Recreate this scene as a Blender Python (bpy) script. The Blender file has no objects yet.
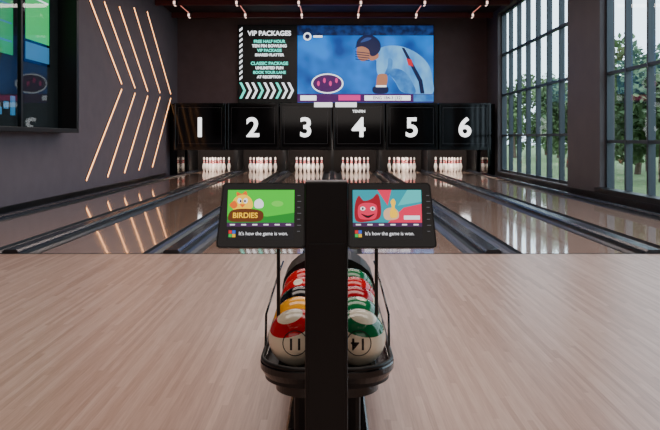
import bpy, bmesh, math, random
from mathutils import Matrix, Vector
random.seed(7)
SC = bpy.context.scene
COL = SC.collection

# ------------------------------------------------------------------ materials
def srgb(r, g, b):
    f = lambda c: (c/255/12.92) if c/255 <= .04045 else ((c/255+.055)/1.055)**2.4
    return (f(r), f(g), f(b), 1)

def mat(name, col, rough=.5, metal=0, emis=None, es=0, coat=0, spec=.5):
    m = bpy.data.materials.new(name); m.use_nodes = True
    p = m.node_tree.nodes['Principled BSDF']
    p.inputs['Base Color'].default_value = col
    p.inputs['Roughness'].default_value = rough
    p.inputs['Metallic'].default_value = metal
    p.inputs['Coat Weight'].default_value = coat
    p.inputs['Specular IOR Level'].default_value = spec
    if emis:
        p.inputs['Emission Color'].default_value = emis
        p.inputs['Emission Strength'].default_value = es
    return m

def noisy(name, c1, c2, scale, rough=.6, bump=0, spec=.4):
    m = mat(name, c1, rough, spec=spec); nt = m.node_tree; N = nt.nodes; L = nt.links
    p = N['Principled BSDF']
    g = N.new('ShaderNodeNewGeometry'); n = N.new('ShaderNodeTexNoise')
    n.inputs['Scale'].default_value = scale; n.inputs['Detail'].default_value = 5
    L.new(g.outputs['Position'], n.inputs['Vector'])
    r = N.new('ShaderNodeValToRGB'); r.color_ramp.elements[0].position = .3; r.color_ramp.elements[1].position = .7
    r.color_ramp.elements[0].color = c1; r.color_ramp.elements[1].color = c2
    L.new(n.outputs['Fac'], r.inputs['Fac']); L.new(r.outputs['Color'], p.inputs['Base Color'])
    return m

def wood(name, base, dark, light, rough, board=.028, coat=0.0, spec=.5):
    m = mat(name, base, rough, coat=coat, spec=spec); nt = m.node_tree; N = nt.nodes; L = nt.links
    p = N['Principled BSDF']; p.inputs['Coat Roughness'].default_value = .04
    def M(op, a, b=None):
        n = N.new('ShaderNodeMath'); n.operation = op
        if isinstance(a, (int, float)): n.inputs[0].default_value = a
        else: L.new(a, n.inputs[0])
        if b is not None:
            if isinstance(b, (int, float)): n.inputs[1].default_value = b
            else: L.new(b, n.inputs[1])
        return n.outputs[0]
    g = N.new('ShaderNodeNewGeometry'); s = N.new('ShaderNodeSeparateXYZ'); L.new(g.outputs['Position'], s.inputs[0])
    bx = M('FLOOR', M('DIVIDE', s.outputs['X'], board))
    w1 = N.new('ShaderNodeTexWhiteNoise'); w1.noise_dimensions = '1D'; L.new(bx, w1.inputs['W'])
    by = M('FLOOR', M('ADD', M('DIVIDE', s.outputs['Y'], 1.3), M('MULTIPLY', w1.outputs['Value'], 7)))
    c = N.new('ShaderNodeCombineXYZ'); L.new(bx, c.inputs[0]); L.new(by, c.inputs[1])
    w2 = N.new('ShaderNodeTexWhiteNoise'); w2.noise_dimensions = '2D'; L.new(c.outputs[0], w2.inputs['Vector'])
    mp = N.new('ShaderNodeMapping'); mp.inputs['Scale'].default_value = (110, 4.0, 1); L.new(g.outputs['Position'], mp.inputs['Vector'])
    n = N.new('ShaderNodeTexNoise'); n.inputs['Scale'].default_value = 1; n.inputs['Detail'].default_value = 5
    L.new(mp.outputs[0], n.inputs['Vector'])
    f = M('ADD', M('MULTIPLY', w2.outputs['Value'], .36), M('MULTIPLY', n.outputs['Fac'], .64))
    r = N.new('ShaderNodeValToRGB'); e = r.color_ramp.elements
    e[0].position = .18; e[0].color = dark; e[1].position = .8; e[1].color = light
    k = e.new(.5); k.color = base
    L.new(f, r.inputs['Fac']); L.new(r.outputs['Color'], p.inputs['Base Color'])
    return m

def emit(name, col, s=1):
    return mat(name, (0, 0, 0, 1), .4, emis=col, es=s)

M_floor = wood('approach_wood', srgb(198,164,150), srgb(172,137,123), srgb(216,186,173), .32)
M_lane = wood('lane_wood', srgb(194,160,143), srgb(178,144,127), srgb(210,178,161), .08, coat=.8)
M_wallL = noisy('plaster_mauve', srgb(100,91,99), srgb(94,85,93), 3, .7)
M_wallB = noisy('plaster_back', srgb(92,75,78), srgb(84,68,71), 3, .7)
M_pillar = noisy('plaster_pillar', srgb(88,82,86), srgb(80,75,80), 2, .6)
M_ceil = noisy('ceiling_black', srgb(48,27,30), srgb(38,22,25), 2, .8)
M_black = mat('black_gloss', srgb(9,9,11), .14)
M_black2 = mat('black_satin', srgb(11,11,13), .42, spec=.35)
M_glassf = mat('monitor_glass', srgb(6,6,8), .1, spec=.3)
M_mask = mat('mask_black', srgb(5,5,6), .08, spec=.4)
M_gutter = mat('gutter_plastic', srgb(28,29,34), .3)
M_cap = mat('divider_cap', srgb(44,48,58), .26)
M_frame = mat('window_frame_metal', srgb(46,55,64), .45, .1)
M_dark = mat('dark_matte', srgb(12,12,13), .8)
M_line = mat('trim_line', srgb(70,70,74), .3, .6)
M_led = emit('led_warm', srgb(255,176,112), 5)
M_spot = emit('spot_lens', srgb(255,215,200), 2.5)
M_white = emit('white_lit', srgb(255,255,255), 2.4)
M_white2 = emit('white_sign', srgb(255,255,255), 1.5)
M_pin = mat('pin_white', srgb(246,242,236), .25)
M_pinred = mat('pin_red', srgb(205,20,28), .3)
M_grass = noisy('grass', srgb(76,100,54), srgb(102,122,72), 2, .9)
M_leaf = noisy('leaf', srgb(56,80,46), srgb(98,118,70), .8, .7)
M_bark = noisy('bark', srgb(80,65,54), srgb(100,82,68), 8, .9)

M_glass = bpy.data.materials.new('window_glass'); M_glass.use_nodes = True
nt = M_glass.node_tree; nt.nodes.clear()
o = nt.nodes.new('ShaderNodeOutputMaterial'); mx = nt.nodes.new('ShaderNodeMixShader')
t = nt.nodes.new('ShaderNodeBsdfTransparent'); t.inputs[0].default_value = (.9, .96, .98, 1)
gl = nt.nodes.new('ShaderNodeBsdfGlossy'); gl.inputs['Roughness'].default_value = .02
mx.inputs[0].default_value = .05
nt.links.new(t.outputs[0], mx.inputs[1]); nt.links.new(gl.outputs[0], mx.inputs[2]); nt.links.new(mx.outputs[0], o.inputs[0])

# ------------------------------------------------------------------ mesh helpers
def link(name, me, m=None, parent=None, smooth=False):
    ob = bpy.data.objects.new(name, me); COL.objects.link(ob)
    if m:
        me.materials.clear(); me.materials.append(m)
    if smooth:
        for p in me.polygons: p.use_smooth = True
    if parent is not None:
        ob.parent = parent
    return ob

def empty(name, matrix=None):
    e = bpy.data.objects.new(name, None); COL.objects.link(e); e.empty_display_size = .2
    if matrix is not None: e.matrix_world = matrix
    return e

def bm_box(bm, x0, x1, y0, y1, z0, z1):
    vs = [bm.verts.new((x, y, z)) for z in (z0, z1) for y in (y0, y1) for x in (x0, x1)]
    for f in ((0,2,3,1),(4,5,7,6),(0,1,5,4),(2,6,7,3),(0,4,6,2),(1,3,7,5)):
        bm.faces.new([vs[i] for i in f])

def boxes(name, lst, m, parent=None, bevel=0, seg=2):
    bm = bmesh.new()
    for b in lst: bm_box(bm, *b)
    if bevel:
        bmesh.ops.bevel(bm, geom=bm.edges[:], offset=bevel, segments=seg, affect='EDGES', profile=.5)
    me = bpy.data.meshes.new(name); bm.to_mesh(me); bm.free()
    return link(name, me, m, parent)

def smooth_poly(pts, n=5):
    out = []; k = len(pts)
    for i in range(k):
        p0, p1, p2, p3 = [Vector(pts[(i+j-1) % k]) for j in range(4)]
        for s in range(n):
            t = s/n
            out.append(tuple(.5*((2*p1)+(-p0+p2)*t+(2*p0-5*p1+4*p2-p3)*t*t+(-p0+3*p1-3*p2+p3)*t**3)))
    return out

def ell(cx, cy, rx, ry, n=28):
    return [(cx+rx*math.cos(2*math.pi*i/n), cy+ry*math.sin(2*math.pi*i/n)) for i in range(n)]

def rect(x0, y0, x1, y1): return [(x0,y0),(x1,y0),(x1,y1),(x0,y1)]

def flat(name, pts, z, m, parent, s=1.0, thick=0.0):
    """flat artwork polygon in the local XY plane of parent"""
    bm = bmesh.new()
    f = bm.faces.new([bm.verts.new((p[0]*s, p[1]*s, z)) for p in pts])
    f.normal_update()
    if f.normal.z < 0: f.normal_flip()
    if thick:
        r = bmesh.ops.extrude_face_region(bm, geom=[f])
        bmesh.ops.translate(bm, vec=(0,0,thick), verts=[v for v in r['geom'] if isinstance(v, bmesh.types.BMVert)])
        bmesh.ops.recalc_face_normals(bm, faces=bm.faces[:])
    bmesh.ops.triangulate(bm, faces=[f for f in bm.faces if len(f.verts) > 4])
    me = bpy.data.meshes.new(name); bm.to_mesh(me); bm.free()
    return link(name, me, m, parent)

def text_me(body, size, bold=0, extrude=0, align='CENTER'):
    cu = bpy.data.curves.new('t', 'FONT'); cu.body = body; cu.size = size
    cu.offset = bold; cu.extrude = extrude; cu.align_x = align; cu.align_y = 'CENTER'
    cu.resolution_u = 6
    ob = bpy.data.objects.new('t', cu); COL.objects.link(ob)
    dg = bpy.context.evaluated_depsgraph_get(); dg.update()
    me = bpy.data.meshes.new_from_object(ob.evaluated_get(dg))
    bpy.data.objects.remove(ob); bpy.data.curves.remove(cu)
    return me

def text(name, body, size, loc, m, parent, bold=0, extrude=0, align='CENTER', sx=1):
    me = text_me(body, size, bold, extrude, align)
    me.transform(Matrix.Translation(loc) @ Matrix.Diagonal((sx,1,1,1)))
    return link(name, me, m, parent)

def tube(name, pts, r, m, parent=None, closed=False, res=6):
    cu = bpy.data.curves.new(name, 'CURVE'); cu.dimensions = '3D'; cu.bevel_depth = r; cu.bevel_resolution = res
    sp = cu.splines.new('POLY'); sp.points.add(len(pts)-1)
    for i, p in enumerate(pts): sp.points[i].co = (*p, 1)
    sp.use_cyclic_u = closed; cu.use_fill_caps = True
    ob = bpy.data.objects.new(name, cu); COL.objects.link(ob)
    dg = bpy.context.evaluated_depsgraph_get(); dg.update()
    me = bpy.data.meshes.new_from_object(ob.evaluated_get(dg))
    bpy.data.objects.remove(ob); bpy.data.curves.remove(cu)
    return link(name, me, m, parent, smooth=True)

# ------------------------------------------------------------------ dimensions
W = 5.35; CEIL = 5.4; FOUL = 7.7; PITCH = 1.7; BACK = 25.2; MASK = 23.4; END = 27.8; FRONT = -4
# ------------------------------------------------------------------ room shell
boxes('floor', [(-W, W, FRONT, FOUL, -.2, 0)], M_floor)
boxes('subfloor', [(-W+.01, W-.01, FOUL+.01, END-.01, -.3, -.13)], M_dark)
boxes('trim_1', [(-W+.01, W-.01, FOUL-.03, FOUL-.001, 0, .002)], M_dark)
boxes('ceiling', [(-W-.3, W+.3, FRONT-.2, END, CEIL, CEIL+.2)], M_ceil)
boxes('wall_left', [(-W-.2, -W, FRONT, END, -.3, CEIL)], M_wallL)
boxes('wall_front', [(-W-.2, W+.3, FRONT-.2, FRONT, -.3, CEIL)], M_wallL)
boxes('wall_back', [(-W, W, BACK, BACK+.15, 2.36, CEIL), (-W, W, END, END+.15, -.3, 2.5)], M_wallB)
W1 = (16.6, 23.6); W2 = (3.0, 14.6)
boxes('wall_right', [(W, W+.3, W1[1], END, -.3, CEIL), (W, W+.3, W2[1], W1[0], -.3, CEIL), (W, W+.3, FRONT, W2[0], -.3, CEIL),
      (W, W+.3, W1[0], W1[1], -.3, .14), (W, W+.3, W2[0], W2[1], -.3, .14),
      (W, W+.3, W1[0], W1[1], 5.25, CEIL), (W, W+.3, W2[0], W2[1], 5.25, CEIL)], M_pillar)
boxes('baseboard_left', [(-W, -W+.02, FRONT, MASK-.02, 0, .1)], M_black2)
boxes('baseboard_right', [(W-.02, W, FRONT, MASK-.02, 0, .12)], M_black2)
boxes('trim_2', [(W-.12, W+.12, W2[0]+.02, W2[1]-.02, .141, .24), (W-.12, W-.022, W2[0]+.02, W2[1]-.02, .01, .14)], M_black2, None, .008)

def window(name, y0, y1, step, hz):
    e = empty(name, Matrix.Translation((W+.2, (y0+y1)/2, .14)))
    inv = Matrix.Translation((-(W+.2), -(y0+y1)/2, -.14))
    n = round((y1-y0)/step); L = []
    for i in range(n+1):
        y = y0+(y1-y0)*i/n; y = min(max(y, y0+.035), y1-.035)
        L.append((W+.12, W+.25, y-.035, y+.035, .14, 5.25))
    for z in hz:
        L.append((W+.13, W+.22, y0, y1, z-.03, z+.03))
    a = boxes('frame', L, M_frame, e); a.data.transform(inv)
    g = boxes('glass', [(W+.17, W+.175, y0, y1, .14, 5.25)], M_glass, e); g.data.transform(inv)
    l = bpy.data.lights.new(name+'_portal', 'AREA'); l.shape = 'RECTANGLE'; l.size = y1-y0; l.size_y = 5.1
    l.cycles.is_portal = True
    lo = bpy.data.objects.new('portal', l); COL.objects.link(lo)
    lo.matrix_world = Matrix.Translation((W+.35, (y0+y1)/2, 2.7)) @ Matrix(((0,0,1,0),(1,0,0,0),(0,1,0,0),(0,0,0,1)))
window('window_1', *W1, 1.0, (.18, 1.3, 2.6, 3.9, 5.21))
window('window_2', *W2, .97, (.18, 1.15, 2.5, 5.21))

for i, x in enumerate((-4.7, -2.85, -1.0, .85, 2.75, 4.6)):
    e = empty('ceiling_track_light', Matrix.Translation((x, 18, CEIL)))
    boxes('rail', [(-.03, .03, -6, 6.8, -.08, 0)], M_black2, e)
    boxes('rail_led', [(-.012, .012, -6, 6.8, -.084, -.08)], emit('rail_glow', srgb(255,150,130), 1.1), e)
    hs = []; ls = []
    for k in range(6):
        y = -5.0+k*2.2
        hs.append((-.045, .045, y-.12, y+.12, -.22, -.085)); ls.append((-.03, .03, y-.128, y-.12, -.2, -.11))
        ls.append((-.02, .02, y-.1, y+.1, -.226, -.22))
    boxes('heads', hs, M_black2, e); boxes('lenses', ls, M_spot, e)
boxes('ceiling_beam', [(-W, W, y, y+.16, CEIL-.16, CEIL) for y in (10, 13, 16, 19, 22, 24.3)], mat('beam_red', srgb(92,34,38), .6))

# ------------------------------------------------------------------ lanes
for i in range(6):
    cx = (i-2.5)*PITCH
    boxes('bowling_lane', [(cx-.533, cx+.533, FOUL, 27.2, -.13, 0)], M_lane)
def divider(cx, lo, hi):
    prof = []
    def gut(x0, x1):
        for k in range(9):
            a = math.pi*k/8; xm = (x0+x1)/2; r = (x1-x0)/2
            prof.append((xm-r*math.cos(a), -.085*math.sin(a)-.002))
    c = .085
    if lo: gut(-.317, -c)
    capi = len(prof)
    x0 = -c if lo else -.04; x1 = c if hi else .04
    prof.extend([(x0, .02), (x0+.02, .04), (x1-.02, .04), (x1, .02)])
    if hi: gut(c, .317)
    bm = bmesh.new(); rows = []
    for y in (FOUL, 27.3):
        rows.append([bm.verts.new((cx+p[0], y, p[1])) for p in prof]+[bm.verts.new((cx+prof[-1][0], y, -.13)), bm.verts.new((cx+prof[0][0], y, -.13))])
    n = len(rows[0])
    for k in range(n):
        f = bm.faces.new((rows[0][k], rows[1][k], rows[1][(k+1) % n], rows[0][(k+1) % n]))
        f.material_index = 1 if capi-1 <= k <= capi+3 else 0
    bm.faces.new(rows[0]); bm.faces.new(rows[1][::-1])
    bmesh.ops.recalc_face_normals(bm, faces=bm.faces[:])
    me = bpy.data.meshes.new('lane_divider'); bm.to_mesh(me); bm.free()
    ob = bpy.data.objects.new('lane_divider', me); COL.objects.link(ob)
    me.materials.append(M_gutter); me.materials.append(M_cap)
for j in range(7):
    divider((j-3)*PITCH, j > 0, j < 6)

# pins
prof = [(0,0),(.026,0),(.03,.01),(.045,.06),(.0575,.1),(.0605,.115),(.057,.145),(.045,.19),(.031,.225),(.0235,.255),(.023,.27),(.026,.3),(.0318,.335),(.032,.345),(.028,.365),(.016,.378),(0,.381)]
def pinset():
    bm = bmesh.new(); S = 1.36; R = 1.15; n = 12
    for row in range(4):
        for k in range(row+1):
            px = (k-row/2)*.305; py = row*.264
            rings = []
            for r, z in prof:
                if r == 0: rings.append([bm.verts.new((px, py, z*S))])
                else: rings.append([bm.verts.new((px+r*R*math.cos(2*math.pi*a/n), py+r*R*math.sin(2*math.pi*a/n), z*S)) for a in range(n)])
            for q in range(len(rings)-1):
                A, B = rings[q], rings[q+1]
                for a in range(n):
                    if len(A) == 1: vs = (A[0], B[(a+1) % n], B[a])
                    elif len(B) == 1: vs = (A[a], A[(a+1) % n], B[0])
                    else: vs = (A[a], A[(a+1) % n], B[(a+1) % n], B[a])
                    f = bm.faces.new(vs); f.smooth = True
                    if q in (8, 10): f.material_index = 1
    me = bpy.data.meshes.new('pins'); bm.to_mesh(me); bm.free()
    me.materials.append(M_pin); me.materials.append(M_pinred); return me
pm = pinset()
for i in range(6):
    cx = (i-2.5)*PITCH
    o = bpy.data.objects.new('bowling_pin_set', pm); COL.objects.link(o); o.location = (cx, 26.0, 0.001)
    l = bpy.data.lights.new('pin_light', 'AREA'); l.shape = 'RECTANGLE'; l.size = 1.3; l.size_y = .15; l.energy = 60; l.color = (1, .86, .74)
    lo = bpy.data.objects.new('pin_light', l); COL.objects.link(lo); lo.location = (cx, 25.35, 1.1)
    lo.rotation_euler = (Vector((0, 1.0, -.8))).to_track_quat('-Z', 'Y').to_euler()
boxes('kickback_partition', [((j-3)*PITCH-(.0 if j == 0 else .05), (j-3)*PITCH+(.0 if j == 6 else .05), 25.7, 27.45, .045, 2.28) for j in range(7)], M_black2)
boxes('pit_curtain', [(-5.15, 5.15, 27.5, 27.6, -.1, 2.28)], mat('curtain', srgb(30,24,23), .9))

# masks
for i in range(6):
    cx = (i-2.5)*PITCH
    e = empty('pinsetter_mask', Matrix.Translation((cx, MASK, .83)))
    h = 1.51
    boxes('housing', [(-.83, .83, .03, 1.7, 0, h)], M_mask, e, .015)
    boxes('face_frame', [(-.83, -.77, -.02, .03, .0, h), (.77, .83, -.02, .03, 0, h), (-.77, .77, -.02, .03, h-.07, h), (-.77, .77, -.02, .03, 0, .1)], M_black, e, .008)
    boxes('trim_lines', [(-.7, -.69, .02, .03, .2, h-.14), (.69, .7, .02, .03, .2, h-.14), (-.69, .69, .02, .03, h-.15, h-.14), (-.69, .69, .02, .03, .2, .21)], M_line, e)
    me = text_me(str(i+1), .86, .018, .01)
    me.transform(Matrix.Translation((.0, 0, .70)) @ Matrix.Rotation(math.radians(90), 4, 'X'))
    link('number', me, M_white, e)
boxes('mask_header_sign', [(-.58, 0.0, MASK-.06, MASK-.02, 2.21, 2.36), (.1, .78, MASK-.06, MASK-.02, 2.21, 2.36)], M_white2)
me = text_me('TENPIN', .12, .004, .004); me.transform(Matrix.Translation((.85, MASK-.005, 2.07)) @ Matrix.Rotation(math.radians(90), 4, 'X'))
link('tenpin_lettering', me, M_white2)
boxes('mask_side_panel', [(-W+.005, -5.09, 24.0, BACK-.01, 0, 2.34), (5.11, W-.005, 24.0, BACK-.01, 0, 2.34)], M_mask)

# ------------------------------------------------------------------ video wall (units u 0..195, v 0..77 -> 0.0344 m)
S = .0344
V = empty('video_wall_screen', Matrix.Translation((-3.23, BACK-.1, 2.44)) @ Matrix.Rotation(math.radians(90), 4, 'X'))
flat('casing', rect(-.6, -.6, 195.6, 77.6), -.09, M_black2, V, S, .088)
vb = emit('v_black', srgb(6,10,12), .6)
flat('poster_panel', rect(0, 0, 58.5, 77), .001, vb, V, S)
tq = emit('v_teal', srgb(70,235,210), 1.6); wh = emit('v_white', srgb(245,250,255), 1.8)
for k, (b, sz, v, mm) in enumerate((('VIP PACKAGES', 6.6, 69, wh), ('FREE HALF HOUR', 4, 61, tq), ('TEN PIN BOWLING', 4, 56.5, wh), ('VIP PACKAGE', 4, 52, tq), ('SHARED PLATTER', 3.6, 47.5, wh),
        ('CLASSIC PACKAGE', 4.4, 39, tq), ('UNLIMITED FUN', 3.8, 34.5, wh), ('BOOK YOUR LANE', 3.8, 30, tq), ('AT RECEPTION', 3.6, 25.5, wh))):
    text('poster_text', b, sz*S, (31*S, v*S, .003), mm, V, .006)
for k in range(9):
    x = 1+k*6
    flat('poster_stripe', [(x, 4), (x+2.5, 4), (x+6.5, 12), (x+2.5, 20), (x, 20), (x+4, 12)], .003, wh if k % 3 else tq, V, S)
for k in range(10):
    flat('poster_edge', [(1, 22+k*5.4), (4, 24.5+k*5.4), (4, 27+k*5.4), (1, 24.5+k*5.4)], .003, wh, V, S)
def video_noise(name, c1, c2, scale, st, stretch=(1,1,1)):
    vm = bpy.data.materials.new(name); vm.use_nodes = True
    nt = vm.node_tree; p = nt.nodes['Principled BSDF']; p.inputs['Base Color'].default_value = (0,0,0,1); p.inputs['Emission Strength'].default_value = st
    tc = nt.nodes.new('ShaderNodeTexCoord'); mp = nt.nodes.new('ShaderNodeMapping'); mp.inputs['Scale'].default_value = stretch
    nz = nt.nodes.new('ShaderNodeTexNoise'); nz.inputs['Scale'].default_value = scale; nz.inputs['Detail'].default_value = 2
    cr = nt.nodes.new('ShaderNodeValToRGB'); cr.color_ramp.elements[0].position = .35; cr.color_ramp.elements[0].color = c1; cr.color_ramp.elements[1].position = .65; cr.color_ramp.elements[1].color = c2
    nt.links.new(tc.outputs['Object'], mp.inputs[0]); nt.links.new(mp.outputs[0], nz.inputs['Vector']); nt.links.new(nz.outputs['Fac'], cr.inputs[0]); nt.links.new(cr.outputs[0], p.inputs['Emission Color'])
    return vm
vm = video_noise('v_stadium', srgb(6,54,124), srgb(10,112,206), .8, 1.7)
c_lb = video_noise('v_shirt', srgb(58,132,206), srgb(112,182,234), 2.6, 1.4, (1,.5,1))
c_mb = video_noise('v_shirt_shadow', srgb(34,98,176), srgb(66,138,208), 3, 1.3)
flat('broadcast_panel', rect(59, 0, 195, 77), .001, vm, V, S)
c_db = emit('v_navy', srgb(12,24,70), 1.1)
c_sk = emit('v_skin', srgb(190,126,96), 1.1); c_pk = emit('v_pink', srgb(224,50,140), 1.3); c_pu = emit('v_purple', srgb(74,20,90), 1.2); c_rd = emit('v_red', srgb(210,34,50), 1.2)
flat('crowd_band', rect(59, 67, 195, 77), .003, video_noise('v_crowd', srgb(10,24,64), srgb(30,60,120), 5, 1.1), V, S)
# cricketer bending towards the left, cropped at the thigh
flat('back_and_torso', smooth_poly([(137,50),(143,55),(152,57),(163,56),(174,52),(184,45),(191,36),(194,24),(194,9),(176,9),(163,11),(157,20),(150,30),(143,38),(137,43)]), .006, c_lb, V, S)
flat('torso_shadow', smooth_poly([(150,31),(158,34),(167,30),(174,20),(177,9.5),(164,11),(158,20)]), .009, c_mb, V, S)
flat('side_panel', [(163,55),(166,54.5),(184,22),(186,9),(182,9),(180,21)], .012, c_db, V, S)
flat('upper_arm', smooth_poly([(140,49),(148,49),(154,42),(153,32),(148,26),(140,27),(138,38)]), .015, c_lb, V, S)
flat('arm_shadow', smooth_poly([(150,44),(154,42),(153,32),(149,26.5),(146,28),(149,36)]), .018, c_mb, V, S)
flat('forearm', smooth_poly([(140,28),(148,28),(149,21),(146,14),(139,14),(138,21)]), .019, c_sk, V, S)
flat('glove', smooth_poly([(136,16),(148,16),(150,12),(147,9),(137,9),(134,12)]), .021, c_db, V, S)
flat('glove_cuff', rect(137.5, 15.4, 148, 17.2), .024, wh, V, S)
flat('face', smooth_poly([(119,55),(128,56),(132,50),(130,43),(123,41.5),(119,46)]), .018, c_sk, V, S)
flat('neck', smooth_poly([(129,50),(138,52),(140,45),(132,42)]), .016, c_sk, V, S)
flat('helmet', smooth_poly([(117,55),(119,62),(125,67),(134,67),(141,61),(142,53),(137,47),(132,47),(130,53),(123,56),(113,53)]), .021, c_db, V, S)
flat('helmet_shine', smooth_poly([(122,60),(127,64.5),(133,64.5),(130,62)]), .024, emit('v_navy2', srgb(50,80,150), 1.1), V, S)
for k in range(4): flat('grille_bar', [(117,51-k*2.4),(131,49.5-k*2.4),(131,48.7-k*2.4),(117,50.2-k*2.4)], .024, c_db, V, S)
flat('shirt_number', [(168,44),(173,43),(175,36),(170,37)], .014, c_rd, V, S)
flat('roundel', ell(89, 19, 16, 10), .006, wh, V, S); flat('roundel_in', ell(89, 19, 14.6, 8.8), .009, c_pu, V, S)
for k in range(4): flat('roundel_fig', ell(80+k*6, 19+(k % 2)*3, 1.4, 2.6), .012, c_pk, V, S)
flat('badge', ell(69, 66, 4, 4), .006, wh, V, S); flat('badge_in', ell(69, 66, 2.5, 2.5), .009, c_db, V, S)
flat('badge_txt', rect(75, 65, 84, 67), .006, wh, V, S)
flat('ticker', rect(59, 0.2, 195, 8.5), .027, c_pu, V, S)
flat('ticker_a', rect(62, 2, 78, 7), .03, wh, V, S); flat('ticker_b', rect(100, 2, 122, 7.5), .03, c_pk, V, S)
flat('ticker_c', rect(126, 2, 172, 7), .03, wh, V, S); flat('ticker_d', rect(175, 1, 195, 8), .03, c_mb, V, S)
text('ticker_text', 'ENG 184-3 (32)', 4.4*S, (149*S, 4.5*S, .033), c_pu, V, .003)

# ------------------------------------------------------------------ led chevrons on left wall (y, z of top, elbow, foot)
for (a, b, c) in (((15.9,4.35),(18.5,2.52),(15.8,.3)), ((17.05,4.4),(19.75,2.5),(17.3,.3)), ((18.25,4.5),(21.1,2.5),(18.7,.33)),
                  ((19.6,4.72),(22.6,2.55),(20.1,.34)), ((21.0,4.85),(24.1,2.6),(21.6,.36))):
    e = empty('led_chevron_light', Matrix.Translation((-W, b[0], b[1])))
    for nm, p, q in (('upper_tube', a, (b[0]-.05, b[1]+.07)), ('lower_tube', (b[0]-.05, b[1]-.07), c)):
        d = Vector((0, q[0]-p[0], q[1]-p[1])); L = d.length; ang = math.atan2(d.z, d.y)
        mid = Vector((0, (p[0]+q[0])/2-b[0], (p[1]+q[1])/2-b[1]))
        for nn, hw, x0, x1, mm in ((nm+'_channel', .028, .001, .02, M_black2), (nm, .016, .016, .03, M_led)):
            o = boxes(nn, [(x0, x1, -L/2, L/2, -hw, hw)], mm, e)
            o.data.transform(Matrix.Translation(mid) @ Matrix.Rotation(ang, 4, 'X'))

# window/box frame on the left wall with tvs inside
e = empty('window_3', Matrix.Translation((-W, 12, 1.4)))
y0, y1, z1 = -3.6, 2.2, 3.2
boxes('box_frame', [(0, .38, y0, y1+.12, -.08, 0), (0, .38, y0, y1+.12, z1, z1+.08), (0, .38, y1, y1+.12, 0, z1), (0, .38, y0-.1, y0, -.08, z1+.08)], M_black2, e, .01)
boxes('back_board', [(0, .01, y0, y1, 0, z1)], M_dark, e)
boxes('mullion', [(.06, .12, y-.04, y+.04, 0, z1) for y in (-1.6, .3)], M_black2, e)
boxes('glass', [(.085, .09, y0, y1, 0, z1)], M_glass, e)
c_gr = emit('tv_green', srgb(30,154,76), 2.0); c_gd = emit('tv_green_dark', srgb(14,120,68), 1.9); c_te = emit('tv_blue', srgb(50,110,150), 1.3)
boxes('sports_tv', [(.01, .03, .6, 1.75, 1.15, 3.0)], M_black, e)
boxes('sports_tv_picture', [(.03, .034, .65, 1.7, 1.55, 2.95)], c_gr, e)
boxes('sports_tv_caption', [(.03, .034, .65, 1.7, 1.2, 1.5)], c_te, e)
boxes('sports_tv_lines', [(.034, .036, .7, 1.65, 2.3, 2.33)], M_white2, e)
boxes('side_tv_picture', [(.01, .034, -.9, .15, 1.2, 2.9)], c_gd, e)
boxes('side_tv_lines', [(.034, .036, -.7, .1, 1.4+k*.3, 1.43+k*.3) for k in range(5)], c_te, e)
boxes('bar_shelf_lights', [(.01, .04, -.4+k*.25, -.28+k*.25, .2+.1*(k % 2), .32+.1*(k % 3)) for k in range(3)], c_te, e)

# ------------------------------------------------------------------ ball return
BX = -.02
R = empty('ball_return', Matrix.Translation((BX, 3.4, 0)))
def uloop(hw, yf, yb, z, n=14, rad=None):
    rad = rad or hw; pts = [(-hw, yb, z)]
    for k in range(n+1):
        a = math.pi + math.pi/2*k/n; pts.append((-hw+rad+rad*math.cos(a), yf+rad+rad*math.sin(a), z))
    for k in range(n+1):
        a = -math.pi/2 + math.pi/2*k/n; pts.append((hw-rad+rad*math.cos(a), yf+rad+rad*math.sin(a), z))
    pts.append((hw, yb, z)); return pts
def uwall(name, hw, yf, yb, z0, z1, th, rad, m, taper=0):
    A = uloop(hw, yf, yb, 0, rad=rad); B = uloop(hw-th, yf+th, yb, 0, rad=max(rad-th, .02))
    C = uloop(hw-taper, yf+taper, yb, 0, rad=rad-taper)
    bm = bmesh.new(); rr = []
    for P, z in ((C, z0), (A, (z0+z1)/2), (A, z1-.008), (uloop(hw-.008, yf+.008, yb, 0, rad=rad-.008), z1), (B, z1), (B, z0)):
        rr.append([bm.verts.new((p[0], p[1], z)) for p in P])
    n = len(A)
    for k in range(len(rr)):
        a, b = rr[k], rr[(k+1) % len(rr)]
        for i in range(n-1): bm.faces.new((a[i], a[i+1], b[i+1], b[i]))
    bm.faces.new([r[0] for r in rr]); bm.faces.new([r[-1] for r in rr][::-1])
    bmesh.ops.recalc_face_normals(bm, faces=bm.faces[:])
    me = bpy.data.meshes.new(name); bm.to_mesh(me); bm.free()
    return link(name, me, m, R)
yf = -.74
uwall('tray_rim', .258, yf, .75, .31, .37, .022, .17, M_black, .02)
tube('bumper_rail', uloop(.248, yf+.01, .75, .372, rad=.165), .009, M_black2, R)
flat('tray_plate', [(p[0], p[1]) for p in uloop(.24, yf+.015, .75, 0, rad=.16)], .3, M_black2, R, 1, .03)
flat('under_shell', [(p[0], p[1]) for p in uloop(.2, yf+.06, .75, 0, rad=.13)], .25, M_black, R, 1, .06)
boxes('ball_rails', [(x-.012, x+.012, yf+.05, .74, .32, .34) for x in (-.18, -.06, .06, .18)], M_black, R, .004)
boxes('centre_guide', [(-.006, .006, yf+.05, .7, .33, .38)], M_black, R)
boxes('pedestal', [(-.13, .13, yf+.16, .6, 0, .27)], M_black2, R, .02)
boxes('pedestal_plinth', [(-.17, .17, yf+.12, .66, 0, .04)], M_black, R, .01)
bm = bmesh.new(); sec = [(-.255, .25)]
for k in range(13):
    a = math.pi - math.pi*k/12; sec.append((.255*math.cos(a), .40+.17*math.sin(a)))
sec.append((.255, .25))
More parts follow.
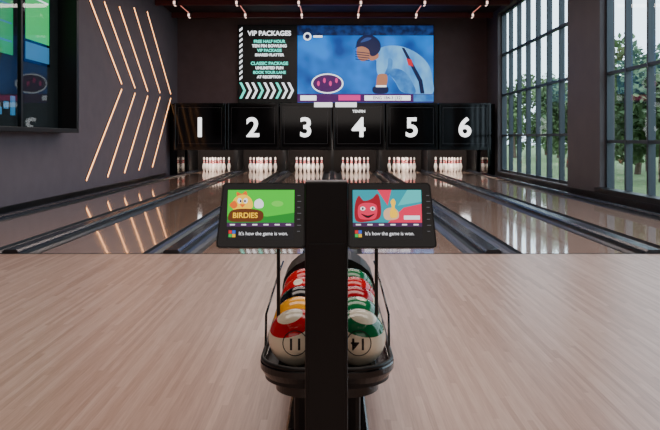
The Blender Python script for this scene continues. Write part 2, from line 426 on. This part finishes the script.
ra = [bm.verts.new((x, .62, z)) for x, z in sec]; rb = [bm.verts.new((x, .95, z)) for x, z in sec]
rc = [bm.verts.new((x*.9, 1.1, .25+(z-.25)*.55)) for x, z in sec]
rd = [bm.verts.new((x*.9, .62, .25+(z-.25)*.9)) for x, z in sec]
for i in range(len(sec)-1):
    bm.faces.new((ra[i], ra[i+1], rb[i+1], rb[i])); bm.faces.new((rb[i], rb[i+1], rc[i+1], rc[i])); bm.faces.new((ra[i], rd[i], rd[i+1], ra[i+1]))
bm.faces.new(rc); bmesh.ops.recalc_face_normals(bm, faces=bm.faces[:])
me = bpy.data.meshes.new('exit_hood'); bm.to_mesh(me); bm.free(); link('exit_hood', me, M_black2, R)
boxes('hood_base', [(-.2, .2, .66, 1.0, 0, .3)], M_black2, R, .01)
for s in (-1, 1):
    tube('monitor_brace', [(s*.2, -.42, .37), (s*.2, -.42, .82), (s*.2, -.5, .93), (s*.2, -.72, .97)], .0075, M_black2, R)
    tube('side_guard', [(s*.25, -.45, .37), (s*.25, -.42, .5), (s*.25, .3, .54), (s*.25, .62, .54)], .005, M_black, R)

# balls
def ballmat(name, base, band, axis, lo, hi):
    m = mat(name, base, .14, coat=.15); nt = m.node_tree; N = nt.nodes; L = nt.links; p = N['Principled BSDF']
    tc = N.new('ShaderNodeTexCoord'); d = N.new('ShaderNodeVectorMath'); d.operation = 'DOT_PRODUCT'
    ax = Vector(axis).normalized()/.108; d.inputs[1].default_value = ax
    L.new(tc.outputs['Object'], d.inputs[0])
    mr = N.new('ShaderNodeMapRange'); mr.inputs['From Min'].default_value = -1; mr.inputs['From Max'].default_value = 1
    L.new(d.outputs['Value'], mr.inputs['Value'])
    r = N.new('ShaderNodeValToRGB'); r.color_ramp.interpolation = 'CONSTANT'; e = r.color_ramp.elements
    e[0].position = 0; e[0].color = base; e[1].position = (lo+1)/2; e[1].color = band
    k = e.new((hi+1)/2); k.color = base
    L.new(mr.outputs[0], r.inputs[0]); L.new(r.outputs[0], p.inputs['Base Color']); return m
cream = srgb(246,234,208); red = srgb(208,14,24); green = srgb(6,112,64); yel = srgb(246,168,24); blk = srgb(16,16,20); dred = srgb(166,16,32)
M_ink = mat('ball_ink', srgb(12,12,14), .3)
def ball(x, y, base, band, axis, lo, hi, num=None):
    bm = bmesh.new(); bmesh.ops.create_uvsphere(bm, u_segments=48, v_segments=32, radius=.108)
    me = bpy.data.meshes.new('ball'); bm.to_mesh(me); bm.free()
    o = link('bowling_ball', me, ballmat('ball', base, band, axis, lo, hi), None, True)
    o.location = (x, y, .3405+.1075)
    if num:
        t = text_me(num, .06, .0012); bmx = bmesh.new(); bmx.from_mesh(t)
        bmx.transform(Matrix.Rotation(math.pi, 4, 'Z'))
        bmesh.ops.triangulate(bmx, faces=bmx.faces[:])
        for _ in range(3):
            bmesh.ops.subdivide_edges(bmx, edges=[e for e in bmx.edges if e.calc_length() > .007], cuts=1)
            bmesh.ops.triangulate(bmx, faces=bmx.faces[:])
        n = 48; ri, ro = .044, .0475
        A = [bmx.verts.new((ri*math.cos(2*math.pi*k/n), ri*math.sin(2*math.pi*k/n), 0)) for k in range(n)]
        B = [bmx.verts.new((ro*math.cos(2*math.pi*k/n), ro*math.sin(2*math.pi*k/n), 0)) for k in range(n)]
        for k in range(n): bmx.faces.new((A[k], A[(k+1) % n], B[(k+1) % n], B[k]))
        for v in bmx.verts:
            d = Vector((v.co.x, -math.sqrt(max(.108**2-v.co.x**2-v.co.y**2, 1e-6)), v.co.y)).normalized()*.1088
            v.co = Matrix.Rotation(math.radians(-2), 3, 'X') @ d
        t2 = bpy.data.meshes.new('num'); bmx.to_mesh(t2); bmx.free(); link('number_mark', t2, M_ink, o)
Y0 = 2.83
left = [(cream, red, (-.25,-.3,.9), .56, .88, '11'), (cream, yel, (-.2,-.2,.9), .3, 1.0, None), (blk, cream, (-.2,-.4,.9), .2, .5, None), (cream, red, (-.2,-.4,.8), .25, .97, None), (red, red, (0,0,1), 0, .5, None)]
right = [(cream, green, (.2,-.3,.9), .56, .86, '14'), (cream, green, (.2,-.1,.9), .6, .97, None), (dred, cream, (.1,-.5,.8), .6, .72, None), (red, red, (0,0,1), .2, .5, None), (green, green, (0,0,1), 0, .5, None)]
for i in range(5):
    b = left[i]; ball(BX-.119, Y0+i*.219, *b)
    b = right[i]; ball(BX+.119, Y0+i*.219, *b)

# monitor stand column
C = empty('monitor_stand', Matrix.Translation((BX, 2.54, 0)))
boxes('column', [(-.0735, .0735, -.05, .05, .02, 1.072)], M_black2, C, .006)
boxes('column_face', [(-.062, .062, -.054, -.05, .03, .86)], M_black2, C, .0015)
boxes('base_plate', [(-.16, .16, -.12, .09, 0, .02)], M_black2, C, .006)
boxes('rear_arm', [(-.05, .05, .05, .16, .27, .3)], M_black2, C)

# touch monitors. local units: 1 = 1/290 m, origin at lower outer corner
tilt = math.radians(14); s = 1/290
def monitor(x, mirror):
    e = empty('touchscreen_monitor', Matrix.Translation((x, 2.49, .845)) @ Matrix.Rotation(math.radians(90)-tilt, 4, 'X'))
    pts = [(3,0),(86,0),(88,2),(88,64),(86.5,65.5),(7,65.5),(4.5,63),(0,4),(.5,1.2)]
    if mirror: pts = [(88-a, b) for a, b in pts]
    flat('body', pts, -.035, M_black2, e, s, .035)
    ins = [(44+(a-44)*.965, 33+(b-33)*.96) for a, b in pts]
    flat('glass_front', ins, .0002, M_glassf, e, s)
    return e
white = emit('ui_white', srgb(240,240,245), 1.4)
def lower_ui(e, x0, w):
    flat('info_bar', rect(x0, 8, x0+w, 21), .0006, emit('ui_dark', srgb(24,24,30), .6), e, s)
    for (a, b, c) in ((0,0,(40,190,80)),(3.6,0,(250,190,30)),(0,3.6,(230,40,40)),(3.6,3.6,(40,100,220))):
        flat('logo_tile', rect(x0+2+a, 10.5+b, x0+5.2+a, 13.7+b), .001, emit('tile', srgb(*c), 1.1), e, s)
    text('slogan', "It's how the game is won.", 5*s, ((x0+12)*s, 14*s, .001), white, e, .0001, 0, 'LEFT', .95)
    flat('menu_strip', rect(x0, 21, x0+w, 25), .0006, emit('ui_purple', srgb(84,44,96), .8), e, s)
    for k in range(6): flat('menu_item', rect(x0+3+k*w/6, 22.3, x0+8+k*w/6, 23.6), .001, white, e, s)
def keys(e, x0):
    for k in range(7): flat('key_mark', rect(x0, 16+k*6, x0+3+(k % 2), 16.7+k*6), .001, emit('key_grey', srgb(120,120,125), .6), e, s)
ML = monitor(BX-.0735-88*s, False)
lower_ui(ML, 10, 67); keys(ML, 80)
g1 = emit('ui_green', srgb(50,196,40), 1.4); g2 = emit('ui_green_dark', srgb(20,134,40), 1.3); ye = emit('ui_yellow', srgb(255,196,24), 1.5); orr = emit('ui_orange', srgb(236,100,16), 1.3)
br = emit('ui_brown', srgb(110,54,14), 1)
flat('game_picture', rect(10, 25, 77, 58), .0006, g1, ML, s)
flat('hill', [(10,25),(10,31),(18,33),(28,34),(40,32),(50,31),(64,33),(77,35),(77,25)], .001, g2, ML, s)
flat('title_board', smooth_poly([(12,27),(14,37),(30,39),(45,36),(44,27),(28,25.8)]), .0014, br, ML, s)
text('title', 'BIRDIES', 7.5*s, (28*s, 32*s, .0018), ye, ML, .0005)
flat('bird_body', smooth_poly([(16,38),(15,46),(20,52),(28,53),(34,48),(35,40),(26,37)]), .0013, ye, ML, s)
flat('bird_crest', smooth_poly([(20,51),(19,56),(24,54),(28,57),(29,52)]), .0012, orr, ML, s)
flat('bird_wing', smooth_poly([(12,43),(17,47),(20,42),(16,39)]), .0016, orr, ML, s)
flat('bird_eye', ell(22, 47, 2.2, 2.8), .0016, white, ML, s); flat('bird_eye2', ell(28, 47, 2.2, 2.8), .0016, white, ML, s)
flat('pupil', ell(23, 46.6, 1, 1.3), .002, vb, ML, s); flat('pupil2', ell(27.4, 46.6, 1, 1.3), .002, vb, ML, s)
flat('beak', [(22,43.5),(28,43.5),(25,40)], .002, orr, ML, s)
flat('bird_small', smooth_poly([(38,40),(37,46),(42,49),(46,45),(45,40)]), .0013, white, ML, s)
flat('golf_green', ell(60, 44, 6, 3), .0013, emit('ui_lime', srgb(110,225,70), 1.2), ML, s)
MR = monitor(BX+.0735, True)
lower_ui(MR, 5, 69); keys(MR, 79)
pk = emit('ui_pink', srgb(232,36,80), 1.3); tl = emit('ui_teal', srgb(16,150,166), 1.3); dr = emit('ui_dred', srgb(156,10,36), 1.2)
flat('game_picture', rect(5, 25, 74, 58), .0006, tl, MR, s)
flat('ray_a', [(40,25),(74,25),(74,44),(56,40)], .001, pk, MR, s); flat('ray_b', [(30,58),(44,58),(40,42)], .001, pk, MR, s)
flat('ray_c', [(60,58),(74,58),(74,46),(50,42)], .001, emit('ui_tl2', srgb(70,200,200), 1.2), MR, s)
flat('monster', smooth_poly([(8,27),(7,42),(11,52),(16,47),(24,49),(30,54),(33,44),(32,30),(20,26)]), .0014, dr, MR, s)
flat('monster_face', smooth_poly([(11,30),(11,42),(20,45),(29,42),(28,30),(20,28)]), .0018, pk, MR, s)
for x in (15, 25): flat('eye', ell(x, 39, 2.6, 2), .0022, white, MR, s); flat('pupil', ell(x, 39, 1, 1.4), .0026, vb, MR, s)
flat('mouth', smooth_poly([(13,34),(20,32),(27,34),(20,29.5)]), .0022, vb, MR, s)
flat('fist', smooth_poly([(38,28),(36,36),(42,40),(50,37),(50,29)]), .0014, emit('ui_cream', srgb(240,190,150), 1.1), MR, s)
flat('toy_pin', smooth_poly([(43,30),(42,35),(44,41),(43,46),(46,49),(48,45),(47,40),(50,34),(48,30)]), .0018, ye, MR, s)
flat('panel', rect(56, 28, 72, 32), .0018, white, MR, s)

# ------------------------------------------------------------------ outside
boxes('lawn', [(W+.32, 90, -30, 140, -.5, -.15)], M_grass)
def tree_mesh(seed, H, Rr):
    rnd = random.Random(seed); bm = bmesh.new()
    n = 8; prev = None
    for k in range(5):
        z = H*.6*k/4; r = .14*(1-k/6); ox = .1*math.sin(k*1.3)
        ring = [bm.verts.new((ox+r*math.cos(2*math.pi*a/n), r*math.sin(2*math.pi*a/n), z)) for a in range(n)]
        if prev:
            for a in range(n):
                f = bm.faces.new((prev[a], prev[(a+1) % n], ring[(a+1) % n], ring[a])); f.material_index = 1
        prev = ring
    blobs = [(rnd.uniform(-1,1)*Rr*.6, rnd.uniform(-1,1)*Rr*.6, H*rnd.uniform(.26,.85), Rr*rnd.uniform(.4,.6)) for _ in range(15)]
    for bx, by, bz, r in blobs:
        for _ in range(260):
            d = Vector((rnd.gauss(0,1), rnd.gauss(0,1), rnd.gauss(0,1))).normalized()*r*rnd.uniform(.6,1.05)
            c = Vector((bx, by, bz))+d; u = Vector((rnd.gauss(0,1), rnd.gauss(0,1), rnd.gauss(0,1))).normalized()
            w = u.orthogonal().normalized(); q = rnd.uniform(.08,.17)
            bm.faces.new([bm.verts.new(c+u*q*a+w*q*.6*b) for a, b in ((-1,0),(0,-1),(1,0),(0,1))])
    me = bpy.data.meshes.new('tree'); bm.to_mesh(me); bm.free()
    me.materials.append(M_leaf); me.materials.append(M_bark); return me
trees = [tree_mesh(1, 4.8, 1.7), tree_mesh(2, 4.2, 1.6), tree_mesh(3, 5.6, 1.9)]
for k, (x, y) in enumerate(((11,34),(13.5,43),(12.5,50),(17,58),(21,62),(11.5,27.5),(16,34),(10.2,22.5),(20,48),(26,66),(15,24),(18,40),(13,15),(14,8),(24,54),(13,30),(15.5,50))):
    o = bpy.data.objects.new('garden_tree', trees[k % 3]); COL.objects.link(o); o.location = (x, y, -.15)
    o.rotation_euler = (0, 0, k*1.1)
    sc = random.uniform(.85, 1.1); o.scale = (sc, sc, sc)

# ------------------------------------------------------------------ light
w = bpy.data.worlds.new('overcast_sky'); SC.world = w; w.use_nodes = True
bg = w.node_tree.nodes['Background']; bg.inputs[0].default_value = (.80, .90, 1, 1); bg.inputs[1].default_value = 4.2
def area(name, loc, sx, sy, e, col, rot=(0,0,0)):
    l = bpy.data.lights.new(name, 'AREA'); l.shape = 'RECTANGLE'; l.size = sx; l.size_y = sy; l.energy = e; l.color = col
    o = bpy.data.objects.new(name, l); COL.objects.link(o); o.location = loc; o.rotation_euler = rot
for y in (0.0, 5.0): area('approach_fill_light', (0, y, CEIL-.25), 6, 1.6, 140, (1, .86, .76))  # unseen lamps added under the ceiling to fill the approach area
area('approach_fill_light', (0, 9, CEIL-.25), 6, 1.2, 100, (1, .86, .76))
for y in (13, 18, 21.5): area('lane_fill_light', (0, y, CEIL-.28), 6, .6, 125, (1, .83, .75))  # added overhead fill for the lanes, separate from the track lights
area('front_fill_light', (0, FRONT+.1, 3.2), 8, 2, 60, (1, .89, .82), (math.radians(90), 0, 0))  # soft fill added at the front wall behind the camera, no real fixture

cd = bpy.data.cameras.new('camera'); cam = bpy.data.objects.new('camera', cd); COL.objects.link(cam)
cam.location = (0, 0, 1.22); cam.rotation_euler = (math.radians(90), 0, 0)
cd.sensor_width = 36; cd.lens = 39.8; cd.shift_x = -.0035; cd.shift_y = -.1167; cd.clip_end = 300
SC.camera = cam
